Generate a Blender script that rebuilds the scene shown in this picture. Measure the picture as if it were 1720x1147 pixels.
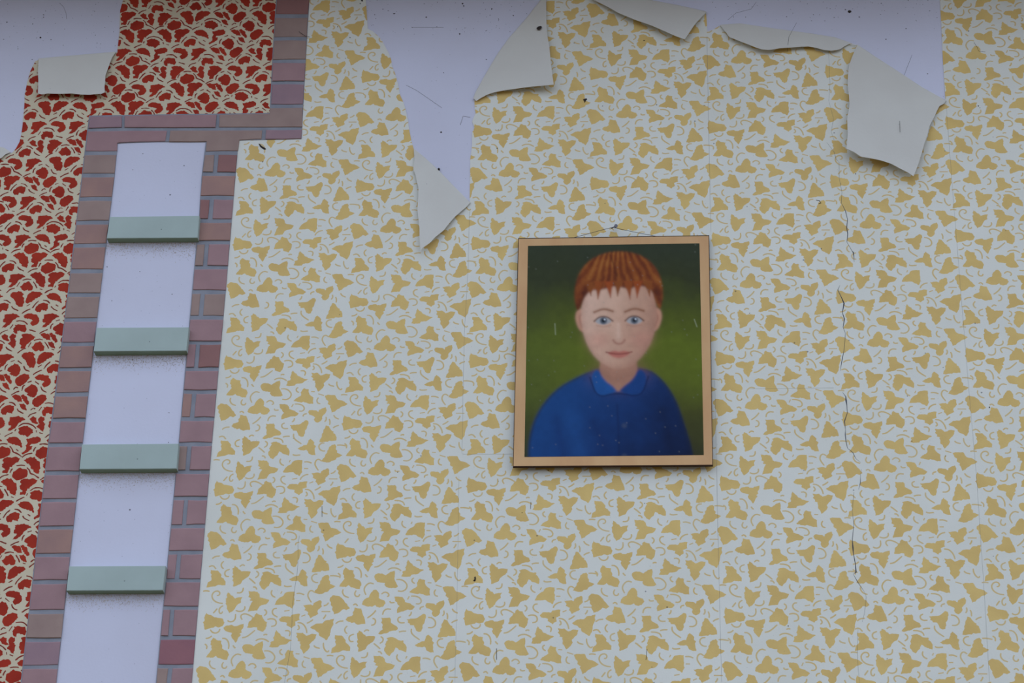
import bpy, bmesh, math, random
import numpy as np
from mathutils import Matrix, Vector
from mathutils.geometry import delaunay_2d_cdt

random.seed(7)
for o in list(bpy.data.objects):
    bpy.data.objects.remove(o, do_unlink=True)
S = bpy.context.scene
COL = S.collection

# ------------------------------------------------------------------ camera
F = 3950.0
PITCH, YAW, ROLL = -0.4810735648, -0.0567658555, -0.0148760379
DIST, CAMZ = 4.4, 1.6


def rot(a, ax):
    c, s = math.cos(a), math.sin(a)
    return np.array({'x': [[1, 0, 0], [0, c, -s], [0, s, c]],
                     'y': [[c, 0, s], [0, 1, 0], [-s, 0, c]],
                     'z': [[c, -s, 0], [s, c, 0], [0, 0, 1]]}[ax])


RM = rot(ROLL, 'z') @ rot(PITCH, 'x') @ rot(YAW, 'y')       # wall frame (right, up, out) -> camera frame
M2W = np.array([[1, 0, 0], [0, 0, -1], [0, 1, 0]])          # wall frame -> world
cam_d = bpy.data.cameras.new('camera')
cam = bpy.data.objects.new('camera', cam_d)
COL.objects.link(cam)
cam_d.sensor_width = 36.0
cam_d.lens = F / 1720 * 36
cam_d.clip_start = 0.05
R3 = M2W @ RM.T
mw = Matrix([[*R3[i], 0] for i in range(3)] + [[0, 0, 0, 1]])
mw.translation = Vector((0, -DIST, CAMZ))
cam.matrix_world = mw
S.camera = cam

# ------------------------------------------------------------------ light
w = bpy.data.worlds.new('overcast_sky')
S.world = w
w.use_nodes = True
bg = w.node_tree.nodes['Background']
bg.inputs['Color'].default_value = (0.665, 0.785, 1.0, 1)
bg.inputs['Strength'].default_value = 1.40
S.view_settings.view_transform = 'Standard'
S.view_settings.look = 'None'
S.view_settings.gamma = 1.0
S.view_settings.use_curve_mapping = False
S.view_settings.exposure = 0.0

# ------------------------------------------------------------------ helpers


def at(px, py, lift=0.0):
    """point on the plane `lift` metres in front of the wall that the photo pixel sees -> (x, z)"""
    c = np.array([(px - 860) / F, -(py - 573.5) / F, -1.0]) @ RM
    t = -(DIST - lift) / c[2]
    return float(c[0] * t), float(c[1] * t) + CAMZ


def P(px, py, lift=0.0):
    x, z = at(px, py, lift)
    return (x, -lift, z)


def srgb(r, g, b):
    def f(c):
        c /= 255
        return c / 12.92 if c <= 0.04045 else ((c + 0.055) / 1.055) ** 2.4
    return (f(r), f(g), f(b), 1)


def mat(name, c, rough=0.85, c2=None, scale=6.0, bump=0.0, bscale=300.0, specks=None, spec=0.2,
        stretch=None, mixrange=(0.35, 0.65)):
    m = bpy.data.materials.new(name)
    m.use_nodes = True
    nt = m.node_tree
    N, L = nt.nodes, nt.links
    b = N['Principled BSDF']
    b.inputs['Roughness'].default_value = rough
    b.inputs['Specular IOR Level'].default_value = spec
    tc = N.new('ShaderNodeTexCoord')
    vec = tc.outputs['Object']
    if stretch:
        mp = N.new('ShaderNodeMapping')
        mp.inputs['Scale'].default_value = stretch
        L.new(vec, mp.inputs['Vector'])
        vec = mp.outputs['Vector']
    if c2 is None:
        c2 = tuple(v * 0.93 for v in c[:3]) + (1,)
    no = N.new('ShaderNodeTexNoise')
    no.inputs['Scale'].default_value = scale
    no.inputs['Detail'].default_value = 6
    L.new(vec, no.inputs['Vector'])
    mr = N.new('ShaderNodeMapRange')
    mr.inputs['From Min'].default_value, mr.inputs['From Max'].default_value = mixrange
    L.new(no.outputs['Fac'], mr.inputs['Value'])
    mx = N.new('ShaderNodeMix')
    mx.data_type = 'RGBA'
    mx.inputs['A'].default_value = c
    mx.inputs['B'].default_value = c2
    L.new(mr.outputs['Result'], mx.inputs['Factor'])
    out = mx.outputs['Result']
    if specks:
        for (sc, thr, colr, amt) in specks:
            vo = N.new('ShaderNodeTexVoronoi')
            vo.inputs['Scale'].default_value = sc
            L.new(tc.outputs['Object'], vo.inputs['Vector'])
            # only some cells carry a speck
            sep = N.new('ShaderNodeSeparateColor')
            L.new(vo.outputs['Color'], sep.inputs['Color'])
            cell = N.new('ShaderNodeMath')
            cell.operation = 'GREATER_THAN'
            cell.inputs[1].default_value = 0.62
            L.new(sep.outputs['Red'], cell.inputs[0])
            size = N.new('ShaderNodeMath')
            size.operation = 'MULTIPLY'
            size.inputs[1].default_value = thr
            L.new(sep.outputs['Green'], size.inputs[0])
            lt = N.new('ShaderNodeMath')
            lt.operation = 'LESS_THAN'
            L.new(vo.outputs['Distance'], lt.inputs[0])
            L.new(size.outputs[0], lt.inputs[1])
            mu = N.new('ShaderNodeMath')
            mu.operation = 'MULTIPLY'
            L.new(lt.outputs[0], mu.inputs[0])
            L.new(cell.outputs[0], mu.inputs[1])
            am = N.new('ShaderNodeMath')
            am.operation = 'MULTIPLY'
            am.inputs[1].default_value = amt
            L.new(mu.outputs[0], am.inputs[0])
            m2 = N.new('ShaderNodeMix')
            m2.data_type = 'RGBA'
            L.new(out, m2.inputs['A'])
            m2.inputs['B'].default_value = colr
            L.new(am.outputs[0], m2.inputs['Factor'])
            out = m2.outputs['Result']
    L.new(out, b.inputs['Base Color'])
    if bump:
        n2 = N.new('ShaderNodeTexNoise')
        n2.inputs['Scale'].default_value = bscale
        n2.inputs['Detail'].default_value = 3
        L.new(vec, n2.inputs['Vector'])
        bp = N.new('ShaderNodeBump')
        bp.inputs['Strength'].default_value = bump
        bp.inputs['Distance'].default_value = 0.001
        L.new(n2.outputs['Fac'], bp.inputs['Height'])
        L.new(bp.outputs['Normal'], b.inputs['Normal'])
    return m


SP = srgb(60, 58, 62)
BR = srgb(130, 112, 95)
M = {
    'plaster': mat('pale_lavender_plaster', srgb(212, 211, 226), c2=srgb(205, 203, 216), scale=3, bump=0.25,
                   bscale=160, specks=[(38, 0.075, SP, 0.75), (110, 0.10, SP, 0.35)]),
    'yellow_base': mat('pale_wallpaper_ground', srgb(227, 225, 214), c2=srgb(220, 218, 206), scale=5, bump=0.2,
                       bscale=260, specks=[(26, 0.05, SP, 0.6), (90, 0.07, BR, 0.35)]),
    'yellow_leaf': mat('ochre_leaf_print', srgb(223, 191, 120), c2=srgb(213, 180, 112), scale=14, bump=0.2,
                       bscale=260, specks=[(26, 0.05, SP, 0.6), (200, 0.12, srgb(190, 155, 90), 0.4)]),
    'yellow_curl': mat('thin_ochre_curl_print', srgb(218, 188, 126), c2=srgb(214, 192, 144), scale=30, bump=0.2, bscale=260),
    'red_base': mat('cream_wallpaper_ground', srgb(212, 200, 172), c2=srgb(206, 191, 162), scale=9, bump=0.2, bscale=260),
    'red_line': mat('dark_red_stem_print', srgb(142, 52, 40), c2=srgb(122, 48, 38), scale=20, bump=0.2, bscale=260),
    'red_print': mat('brick_red_blossom_print', srgb(172, 53, 33), c2=srgb(154, 44, 29), scale=20, bump=0.2, bscale=260),
    'paper_back': mat('cream_paper_back', srgb(212, 208, 198), c2=srgb(207, 202, 192), scale=7, bump=0.25, bscale=120,
                      specks=[(30, 0.05, SP, 0.6)]),
    'mortar': mat('blue_grey_mortar', srgb(146, 147, 154), c2=srgb(132, 134, 142), scale=25, bump=0.4, bscale=200),
    'sage': mat('pale_sage_paint', srgb(174, 188, 181), c2=srgb(167, 180, 173), scale=9, bump=0.25, bscale=90,
                specks=[(50, 0.07, SP, 0.5)]),
    'sage_dark': mat('deeper_green_underside', srgb(140, 160, 136), c2=srgb(134, 152, 128), scale=20),  # deeper green for the ledge undersides
    'tan': mat('bare_tan_hardboard', srgb(214, 172, 124), c2=srgb(206, 160, 114), scale=22, bump=0.2, bscale=300,
               stretch=(1, 1, 0.35)),
    'brown_edge': mat('dark_stained_board_edge', srgb(70, 50, 38)),
    'board_back': mat('raw_brown_board_back', srgb(150, 115, 80)),
    'steel': mat('grey_steel', srgb(120, 120, 130), rough=0.45, spec=0.6),
    'wire': mat('dull_brown_wire', srgb(84, 76, 76), rough=0.6),
    'speck': mat('dark_dry_dirt', srgb(58, 50, 46)),
    'shade_brown': mat('brown_shade_flecks', srgb(198, 184, 170)),  # colour of the painted shade below the ledges
    'crack': mat('crack_dirt_and_shade', srgb(84, 88, 104), c2=srgb(60, 60, 72), scale=40),
    'ground': mat('warm_grey_paving', srgb(128, 108, 80), c2=srgb(114, 96, 70), scale=1.5, bump=0.4, bscale=30),
    'slab': mat('dark_shade_slab', srgb(124, 92, 62), c2=srgb(108, 78, 52), scale=3, stretch=(0.3, 4, 1)),
}
BRICKS = {k: mat('brick_' + k, srgb(*a), c2=srgb(*b), scale=18, bump=0.4, bscale=120, mixrange=(0.3, 0.7))
          for k, a, b in (('rosy', (166, 132, 132), (155, 123, 124)),
                          ('brown', (162, 138, 128), (150, 126, 118)),
                          ('russet', (168, 132, 120), (154, 122, 116)),
                          ('mauve', (160, 130, 134), (148, 121, 128)),
                          ('crimson', (154, 106, 110), (144, 100, 106)),
                          ('rust', (152, 110, 104), (142, 104, 101)))}


def new(name, me, parent=None, mats=()):
    o = bpy.data.objects.new(name, me)
    COL.objects.link(o)
    if parent:
        o.parent = parent
    for m in mats:
        me.materials.append(m)
    return o


def tag(o, label=None, cat=None, group=None, kind=None):
    for k, v in (('label', label), ('category', cat), ('group', group), ('kind', kind)):
        if v:
            o[k] = v
    return o


def mesh(name, vs, fs, mats, parent=None, mi=None, smooth=False):
    me = bpy.data.meshes.new(name)
    me.from_pydata([tuple(v) for v in vs], [], fs)
    o = new(name, me, parent, mats)
    if mi is not None:
        me.polygons.foreach_set('material_index', mi)
    if smooth:
        me.polygons.foreach_set('use_smooth', [True] * len(fs))
    me.update()
    return o


def boxm(name, a, b, m, parent=None, bevel=0.0):
    bm = bmesh.new()
    bmesh.ops.create_cube(bm, size=1)
    for v in bm.verts:
        v.co = Vector([(a[i] + b[i]) / 2 + v.co[i] * (b[i] - a[i]) for i in range(3)])
    if bevel:
        bmesh.ops.bevel(bm, geom=bm.edges[:], offset=bevel, segments=2, affect='EDGES')
    me = bpy.data.meshes.new(name)
    bm.to_mesh(me)
    return new(name, me, parent, [m])


def empty(name, loc):
    o = bpy.data.objects.new(name, None)
    COL.objects.link(o)
    o.location = loc
    o.empty_display_size = 0.05
    return o


def local(o):          # world coordinates for children of an empty
    return Matrix.Translation(o.location).inverted()


def adopt(o, root):    # parent without moving
    o.parent = root
    o.matrix_parent_inverse = Matrix.Translation(root.location).inverted()


def area(p):
    return 0.5 * sum(p[i - 1][0] * p[i][1] - p[i][0] * p[i - 1][1] for i in range(len(p)))


def ccw(p):
    return p if area(p) > 0 else p[::-1]


def cdt(polys, extra=(), scale=1.0):
    """polys: list of 2D polygons; returns verts, tris, id lists"""
    vs, fs = [], []
    for p in polys:
        p = ccw(p)
        b = len(vs)
        vs += [Vector((q[0] * scale, q[1] * scale)) for q in p]
        fs.append(list(range(b, b + len(p))))
    vs += [Vector((q[0] * scale, q[1] * scale)) for q in extra]
    r = delaunay_2d_cdt(vs, [], fs, 0, 1e-6, True)
    return [(v[0] / scale, v[1] / scale) for v in r[0]], r[2], r[5]


def sheet(name, region, cuts, prints, lift, mats, parent=None):
    """paper skin in the wall plane: region polygon with cut-out slits and printed shapes as faces of their own"""
    polys = [region] + cuts + [p for p, _ in prints]
    vs, tris, ids = cdt(polys)
    nc = len(cuts)
    keep, mi = [], []
    for t, idl in zip(tris, ids):
        if 0 not in idl:
            continue
        if any(1 <= k <= nc for k in idl):
            continue
        a, b, c = [vs[k] for k in t]
        if (b[0] - a[0]) * (c[1] - a[1]) - (b[1] - a[1]) * (c[0] - a[0]) < 0:
            t = t[::-1]
        keep.append(list(t))
        mi.append(max([prints[k - nc - 1][1] for k in idl if k > nc] or [0]))
    used = {}
    V = []
    for t in keep:
        for i, k in enumerate(t):
            if k not in used:
                used[k] = len(V)
                V.append((vs[k][0], -lift, vs[k][1]))
            t[i] = used[k]
    edges = {}
    for t in keep:
        for i in range(3):
            edges[(t[i - 1], t[i])] = 1
    rim = {}
    for (a, b) in list(edges):
        if (b, a) not in edges:
            for k in (a, b):
                if k not in rim:
                    rim[k] = len(V)
                    V.append((V[k][0], -0.0003, V[k][2]))
            keep.append([b, a, rim[a], rim[b]])
            mi.append(0)
    return mesh(name, V, keep, mats, parent, mi)


def stroke(pts, width, taper=0.75):
    """outline polygon of a brush stroke along pts (2D)"""
    p = np.array(pts, float)
    # one round of smoothing
    if len(p) > 2:
        q = [p[0]]
        for i in range(len(p) - 1):
            q += [p[i] * 0.75 + p[i + 1] * 0.25, p[i] * 0.25 + p[i + 1] * 0.75]
        q.append(p[-1])
        p = np.array(q)
    d = np.gradient(p, axis=0)
    n = np.c_[-d[:, 1], d[:, 0]] / (np.linalg.norm(d, axis=1)[:, None] + 1e-9)
    k = np.linspace(-1, 1, len(p))
    wv = width / 2 * (1 - (1 - taper) * k ** 4)[:, None]
    return [tuple(v) for v in np.r_[p + n * wv, (p - n * wv)[::-1]]]


def outset(p, d):
    p = ccw(list(p))
    q = np.array(p)
    e = np.roll(q, -1, axis=0) - np.roll(q, 1, axis=0)
    n = np.c_[e[:, 1], -e[:, 0]] / (np.linalg.norm(e, axis=1)[:, None] + 1e-9)
    return [tuple(v) for v in q + n * d]


def rough(p, amp, step=0.006):
    """ragged printed edge"""
    out = []
    for a, b in zip(p, p[1:] + p[:1]):
        out.append(a)
        L_ = math.hypot(a[0] - b[0], a[1] - b[1])
        n = 2 if L_ > step * 0.6 else 1
        if L_ > step * 1.2:
            n = 3
        for k in range(1, n):
            t = k / n
            nx, nz = (b[1] - a[1]) / L_, -(b[0] - a[0]) / L_
            j = random.uniform(-amp, amp)
            out.append((a[0] + (b[0] - a[0]) * t + nx * j, a[1] + (b[1] - a[1]) * t + nz * j))
    return out


# ------------------------------------------------------------------ the setting
TOPZ = at(860, -56)[1]
wall = boxm('wall_front', (-3.4, 0.0, -0.05), (3.4, 0.28, TOPZ), M['plaster'])
tag(wall, kind='structure', label='pale lavender plastered wall with dark specks')
g = boxm('ground', (-70, -80, -0.12), (70, 0.28, 0.0), M['ground'])
tag(g, kind='structure')
ev = boxm('shade_slab', (-3.6, -0.34, TOPZ), (3.6, 0.4, TOPZ + 0.09), M['slab'])  # unseen overhang added to darken the top of the wall
tag(ev, kind='structure', label='added unseen light-blocking eave above the wall')

# ------------------------------------------------------------------ yellow wallpaper
SC = 1720 / 240.0


def c1(p):
    return at(590 + p[0] / SC, 450 + p[1] / SC)


def c2(p):
    return at(590 + p[0] / SC, 550 + p[1] / SC)


def tr(pts, dx, dy):
    return [(x + dx, y + dy) for x, y in pts]


LEAF1 = [
 [(240,100),(262,115),(280,135),(300,142),(318,165),(350,155),(405,148),(385,175),(390,200),(360,215),(335,240),(320,270),(300,290),(262,312),(250,290),(235,270),(235,240),(220,215),(225,180),(220,165),(235,150),(230,125)],
 [(475,85),(510,92),(530,88),(555,92),(580,95),(600,125),(605,150),(625,160),(665,165),(712,178),(695,205),(670,222),(630,228),(605,240),(590,265),(580,285),(540,290),(475,298),(490,270),(500,240),(515,210),(530,190),(490,175),(510,165),(480,145),(488,120)],
 [(990,88),(990,120),(985,150),(990,170),(985,200),(992,215),(975,240),(965,262),(945,245),(920,240),(895,220),(860,218),(830,222),(772,222),(795,180),(830,150),(865,135),(880,110),(900,95),(930,90),(960,88)],
 [(1100,232),(1140,228),(1180,225),(1205,235),(1215,210),(1240,195),(1290,180),(1302,195),(1298,220),(1305,240),(1285,260),(1262,275),(1255,300),(1265,320),(1240,335),(1215,345),(1180,362),(1170,340),(1150,325),(1160,300),(1115,280),(1125,260)],
 [(575,318),(600,335),(630,338),(640,365),(655,385),(670,400),(690,410),(685,450),(675,480),(650,510),(615,498),(590,490),(585,462),(550,460),(515,465),(475,468),(485,435),(490,410),(520,385),(530,365),(550,358),(555,335)],
 [(825,382),(850,355),(885,350),(920,350),(950,355),(970,330),(1020,322),(1055,322),(1045,360),(1050,385),(1020,395),(1000,400),(1005,440),(975,455),(965,470),(935,450),(910,440),(915,415),(870,405),(840,400)],
 [(1445,370),(1435,400),(1440,430),(1420,465),(1410,510),(1400,550),(1370,592),(1350,575),(1320,560),(1290,545),(1285,515),(1255,500),(1240,485),(1210,475),(1185,460),(1215,445),(1245,425),(1280,420),(1320,420),(1340,400),(1360,388),(1400,385)],
 [(205,470),(225,452),(260,448),(300,442),(315,455),(345,455),(370,445),(425,432),(420,470),(400,490),(405,515),(380,530),(395,545),(370,570),(340,625),(325,600),(300,575),(290,550),(300,525),(260,512),(220,500)],
 [(800,495),(820,520),(845,535),(860,560),(890,570),(900,580),(930,590),(980,602),(945,615),(920,635),(890,645),(840,650),(825,670),(780,672),(725,668),(745,640),(740,620),(775,610),(780,590),(770,575),(785,545),(788,520)],
 [(1025,518),(1060,525),(1095,520),(1120,540),(1135,552),(1165,545),(1200,530),(1248,535),(1240,570),(1215,600),(1190,620),(1170,640),(1180,665),(1155,700),(1110,735),(1095,700),(1075,680),(1080,650),(1070,625),(1075,610),(1040,600),(1050,585),(1025,560),(1040,545)],
 [(90,578),(110,590),(135,608),(160,608),(180,610),(175,640),(190,665),(185,690),(210,705),(250,720),(268,755),(255,780),(250,805),(210,805),(175,790),(145,785),(125,765),(90,785),(50,782),(18,780),(35,755),(55,735),(70,715),(80,700),(70,680),(75,660),(60,645),(65,615)],
 [(420,675),(435,655),(470,645),(510,650),(545,668),(570,650),(600,630),(648,615),(650,650),(645,680),(640,700),(660,740),(685,785),(650,798),(600,798),(560,790),(535,765),(540,745),(500,740),(460,735),(440,720),(428,700)],
 [(940,700),(965,712),(995,715),(990,745),(1000,770),(1020,790),(1050,810),(1045,840),(1048,880),(1010,880),(975,865),(935,855),(915,865),(880,858),(850,850),(818,845),(845,820),(885,800),(910,780),(905,745),(920,720)],
 [(1200,785),(1240,780),(1290,780),(1315,780),(1330,810),(1350,835),(1400,845),(1430,860),(1468,885),(1430,905),(1390,915),(1370,935),(1345,945),(1320,970),(1285,985),(1278,950),(1260,920),(1270,900),(1235,880),(1240,850),(1215,830)],
 tr([(1475,570),(1510,575),(1550,575),(1575,600),(1595,625),(1590,645),(1620,665),(1645,695),(1645,735),(1610,735),(1565,730),(1530,745),(1490,750),(1428,760),(1440,730),(1450,705),(1480,690),(1490,665),(1480,640),(1490,620),(1475,600)],-1507,745),
 [(430,820),(450,835),(465,860),(465,890),(460,905),(490,925),(525,935),(538,965),(510,1000),(470,1008),(440,1000),(425,980),(390,998),(350,1000),(315,992),(275,975),(285,945),(310,920),(350,905),(360,880),(380,850),(405,825)],
 [(650,890),(690,890),(740,895),(760,920),(765,945),(790,955),(830,965),(878,998),(850,1025),(810,1025),(780,1030),(740,1045),(680,1062),(680,1030),(690,1010),(710,990),(690,970),(685,950),(660,930)],
 [(1000,985),(1010,965),(1050,962),(1100,968),(1120,985),(1130,960),(1160,945),(1205,928),(1215,960),(1205,990),(1185,1010),(1165,1030),(1165,1060),(1150,1085),(1115,1105),(1090,1095),(1075,1070),(1085,1045),(1060,1025),(1015,1010)],
 tr([(1455,135),(1490,140),(1530,145),(1555,165),(1580,190),(1595,215),(1610,225),(1625,250),(1645,270),(1610,290),(1570,280),(1550,300),(1520,320),(1470,335),(1460,305),(1450,285),(1455,260),(1435,235),(1440,210),(1420,185),(1425,160),(1440,150)],-1507,745),
]
LEAF2 = [
 tr([(1440,300),(1455,320),(1500,330),(1530,350),(1570,355),(1620,362),(1645,400),(1625,440),(1580,450),(1545,440),(1520,455),(1490,460),(1430,475),(1425,450),(1420,420),(1405,400),(1425,385),(1425,340)],-1437,-702),
 [(195,300),(230,310),(262,310),(275,340),(285,365),(300,400),(310,435),(312,470),(270,472),(240,480),(210,470),(190,455),(155,460),(120,445),(92,425),(120,400),(160,390),(180,375),(175,350),(190,330)],
 [(500,400),(530,405),(560,402),(590,400),(605,420),(605,455),(640,478),(670,490),(685,520),(660,535),(620,535),(590,545),(570,560),(530,565),(490,578),(465,572),(490,545),(515,530),(510,500),(515,470),(500,450),(510,425)],
 [(785,418),(830,415),(870,412),(910,405),(935,385),(975,360),(1000,370),(1002,400),(990,430),(985,455),(965,475),(965,510),(950,545),(925,552),(895,535),(885,510),(870,480),(830,478),(820,460),(800,450),(805,435)],
 [(1215,420),(1245,430),(1265,460),(1280,480),(1305,490),(1300,505),(1325,520),(1335,545),(1340,590),(1300,595),(1260,590),(1240,605),(1200,605),(1170,612),(1140,608),(1150,575),(1170,550),(1170,520),(1185,500),(1190,465),(1205,450)],
 [(245,550),(270,565),(285,585),(310,595),(320,612),(370,608),(425,612),(415,645),(395,670),(360,690),(335,710),(320,740),(290,755),(235,775),(240,740),(225,705),(235,690),(220,665),(235,650),(225,620),(220,580),(240,570)],
 [(590,615),(625,612),(660,625),(690,645),(710,650),(750,650),(745,670),(770,690),(785,720),(778,770),(740,755),(700,745),(680,725),(660,720),(650,740),(640,765),(610,785),(590,812),(560,795),(535,760),(535,730),(555,710),(545,690),(560,660),(575,640),(560,625)],
 [(1030,580),(1055,600),(1075,620),(1070,645),(1095,665),(1080,690),(1085,720),(1090,770),(1050,765),(1015,750),(1005,720),(985,705),(950,712),(910,708),(880,695),(915,675),(950,660),(990,655),(1000,630),(1010,600)],
 [(1290,655),(1325,645),(1340,665),(1335,700),(1355,725),(1350,745),(1385,760),(1415,770),(1385,790),(1350,800),(1330,825),(1290,835),(1270,850),(1230,855),(1200,848),(1170,840),(1195,810),(1215,785),(1215,765),(1240,740),(1240,720),(1255,700),(1260,675)],
]
CURL1 = [
 [(118,128),(140,130),(155,105),(135,82),(95,85),(65,115),(65,155),(95,190),(140,208),(190,213)],
 [(-42,88),(-10,82),(33,88)],
 [(340,105),(385,105),(408,85),(412,50)],[(520,38),(550,40),(565,65)],
 [(740,68),(728,100),(745,130),(780,145)],[(835,110),(850,85)],[(875,20),(900,32),(965,25)],
 [(1015,105),(1060,102),(1105,118)],[(1010,178),(1058,178)],
 [(1220,95),(1185,72),(1155,85),(1140,125),(1155,160),(1185,200)],
 [(1325,235),(1360,225),(1382,200)],[(1310,292),(1410,292)],[(1355,320),(1345,345),(1325,365)],
 [(80,318),(105,290),(125,268)],[(195,240),(165,255),(148,285),(155,320),(180,322),(190,300)],
 [(330,285),(370,298),(415,290),(435,265),(432,240)],[(655,275),(680,290),(680,320),(655,340)],
 [(800,262),(765,265),(745,295),(760,330),(810,355)],[(880,295),(940,285)],
 [(975,300),(990,270),(1030,245),(1070,238)],[(1080,345),(1125,328)],
 [(245,395),(270,410),(310,405),(335,375),(335,325)],[(410,385),(390,355),(400,330),(440,320),(490,335),(535,362)],
 [(695,385),(740,375),(785,385),(800,420),(785,450),(740,458)],[(1145,420),(1180,405),(1215,380)],
 [(1035,410),(1085,415),(1120,445),(1140,485),(1145,520)],[(1040,435),(1058,455),(1055,478),(1035,485)],
 [(50,490),(75,520),(115,528),(150,510),(160,480)],[(415,572),(460,565),(500,540),(560,492)],
 [(895,498),(935,495),(958,515),(945,555)],[(655,545),(680,535),(700,542)],
 [(575,602),(610,583),(660,580),(700,595),(725,612)],[(190,578),(230,580),(260,610),(270,650),(265,690)],
 [(0,580),(40,575),(70,552)],[(0,640),(28,660),(22,695)],[(315,655),(330,675),(345,685)],
 [(870,690),(845,705),(850,735),(880,750)],[(1230,650),(1250,670),(1300,680)],
 [(1335,620),(1335,660),(1355,700),(1385,720),(1400,700)],
 tr([(1450,530),(1500,515),(1535,555)],-1507,745),tr([(1485,440),(1520,415),(1575,410)],-1507,745),
 tr([(1620,465),(1590,495),(1595,530),(1620,550)],-1507,745),
 tr([(1695,555),(1650,570),(1635,600),(1650,635),(1690,635)],-1507,745),
 [(668,710),(720,708),(765,730),(795,770),(780,815),(735,838),(685,832)],[(1025,740),(1070,742)],
 [(1115,765),(1185,785)],[(1120,810),(1100,840),(1110,875),(1145,885)],
 [(410,755),(360,742),(315,775),(295,820),(320,875)],[(65,815),(55,850),(80,890),(130,905)],
 [(210,830),(190,865),(205,895),(240,895),(250,870)],[(495,865),(530,840),(570,850),(585,880),(560,890)],
 [(180,985),(210,970),(232,995)],[(795,920),(815,885)],
 [(835,885),(890,885),(940,905),(955,945),(930,970),(890,968)],[(590,940),(600,960),(645,955)],
 [(940,1030),(945,1005),(985,995)],
]
CURL2 = [
 [(340,405),(380,380),(415,350),(438,320)],[(515,370),(525,330),(560,305),(612,310)],
 [(838,335),(832,365),(808,382)],[(1210,320),(1215,355),(1195,380)],[(1250,345),(1262,375),(1258,415)],
 [(1305,300),(1325,330),(1370,348)],[(380,485),(415,480),(432,450),(425,420),(395,410)],
 [(725,390),(690,405),(690,440),(720,458),(768,455)],[(1030,398),(1080,405),(1115,440),(1115,485),(1080,510),(1030,510)],
 [(1300,450),(1325,432),(1370,418)],[(300,555),(330,532),(360,545)],[(495,605),(525,625),(520,660),(485,680)],
 [(415,680),(450,705),(490,740)],[(590,570),(650,572),(695,590),(708,625)],[(700,555),(740,545),(785,545)],
 [(835,515),(832,555),(860,590),(930,635)],[(1205,628),(1165,630),(1135,660),(1145,700),(1180,722),(1215,722)],
 [(1350,650),(1400,648),(1465,660)],
]
COLS = [(-0.8376, 3.0408, 0, -0.2905), (-0.5763, 3.0363, -0.0007, -0.2883), (-0.3209, 3.0296, 0.0013, -0.2867),
        (-0.0619, 3.0335, 0.0004, -0.2876), (0.1976, 3.0307, 0.0008, -0.287), (0.4623, 3.0285, -0.0017, -0.2864),
        (0.7182, 3.0313, 0.0003, -0.2867), (0.978, 3.031, 0.0003, -0.287), (1.236, 3.031, 0.0003, -0.287)]
ox = COLS[1][0] + COLS[1][2] * 2
oz = COLS[1][1] + COLS[1][3] * 2 + CAMZ
tile = []
for lv in LEAF1:
    tile.append((rough(outset([(a - ox, b - oz) for a, b in map(c1, lv)], 0.0006), 0.0005), 1))
for lv in LEAF2:
    tile.append((rough(outset([(a - ox, b - oz) for a, b in map(c2, lv)], 0.0006), 0.0005), 1))
for cv in CURL1:
    tile.append((stroke([(a - ox, b - oz) for a, b in map(c1, cv)], 0.0031), 2))
for cv in CURL2:
    tile.append((stroke([(a - ox, b - oz) for a, b in map(c2, cv)], 0.0031), 2))

Y_REGION = [(524,-50),(520,0),(514,100),(506.6,234),(401,237),(380,487),(357,735),(322.7,1147),(314,1240),
 (1960,1240),(1960,-50),(1577,-50),(1578.7,0),(1581,44),(1584,110),(1588,170),
 (1548,148),(1508,121.5),(1470,97),(1439.5,76.5),
 (1428,73),(1402,64),(1358,57),(1296,48.6),(1243,40.6),(1210,43),(1201,48.6),(1194,52),(1188,53),(1187,36),(1186,22),
 (1137,10),(1084,0),(1020,-17),(965,-30),(945,-50),(918,-50),(916,-12),(910,0),(885,32),(856,65),(838,90),
 (825.4,111),(811,136),(800,156),(796.5,166),(797,173),(797.5,183),(799,191),(796,197),(793,205),(797,215),(793,223),(793,245),(790,268),(789.5,300),(789,341),
 (760,312),(733,284),(712,265),(695,251),(691,236),(688,222),(685,200),(681,183),(678,173),(672,160),(668.5,140),(664,125),(658.6,111),(657,100),(652,88),
 (643,71),(636,62),(626,53),(618,49),(617,36),(614.5,0),(610,-50)]
Y_REG = [at(*p) for p in Y_REGION]

# slits: paper joints and cracks


def slit(pts, wpx):
    if not isinstance(wpx, (list, tuple)):
        wpx = [wpx] * len(pts)
    p = np.array([at(*q) for q in pts])
    d = np.gradient(p, axis=0)
    n = np.c_[-d[:, 1], d[:, 0]] / np.linalg.norm(d, axis=1)[:, None]
    wv = np.array(wpx)[:, None] / 2000.0
    return [tuple(v) for v in np.r_[p + n * wv, (p - n * wv)[::-1]]]


def z7(x, y):
    return (1380 + x / 2.87, 240 + y / 2.87)


def z8(x, y):
    return (1380 + x / 2.87, 600 + y / 2.87)


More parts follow.
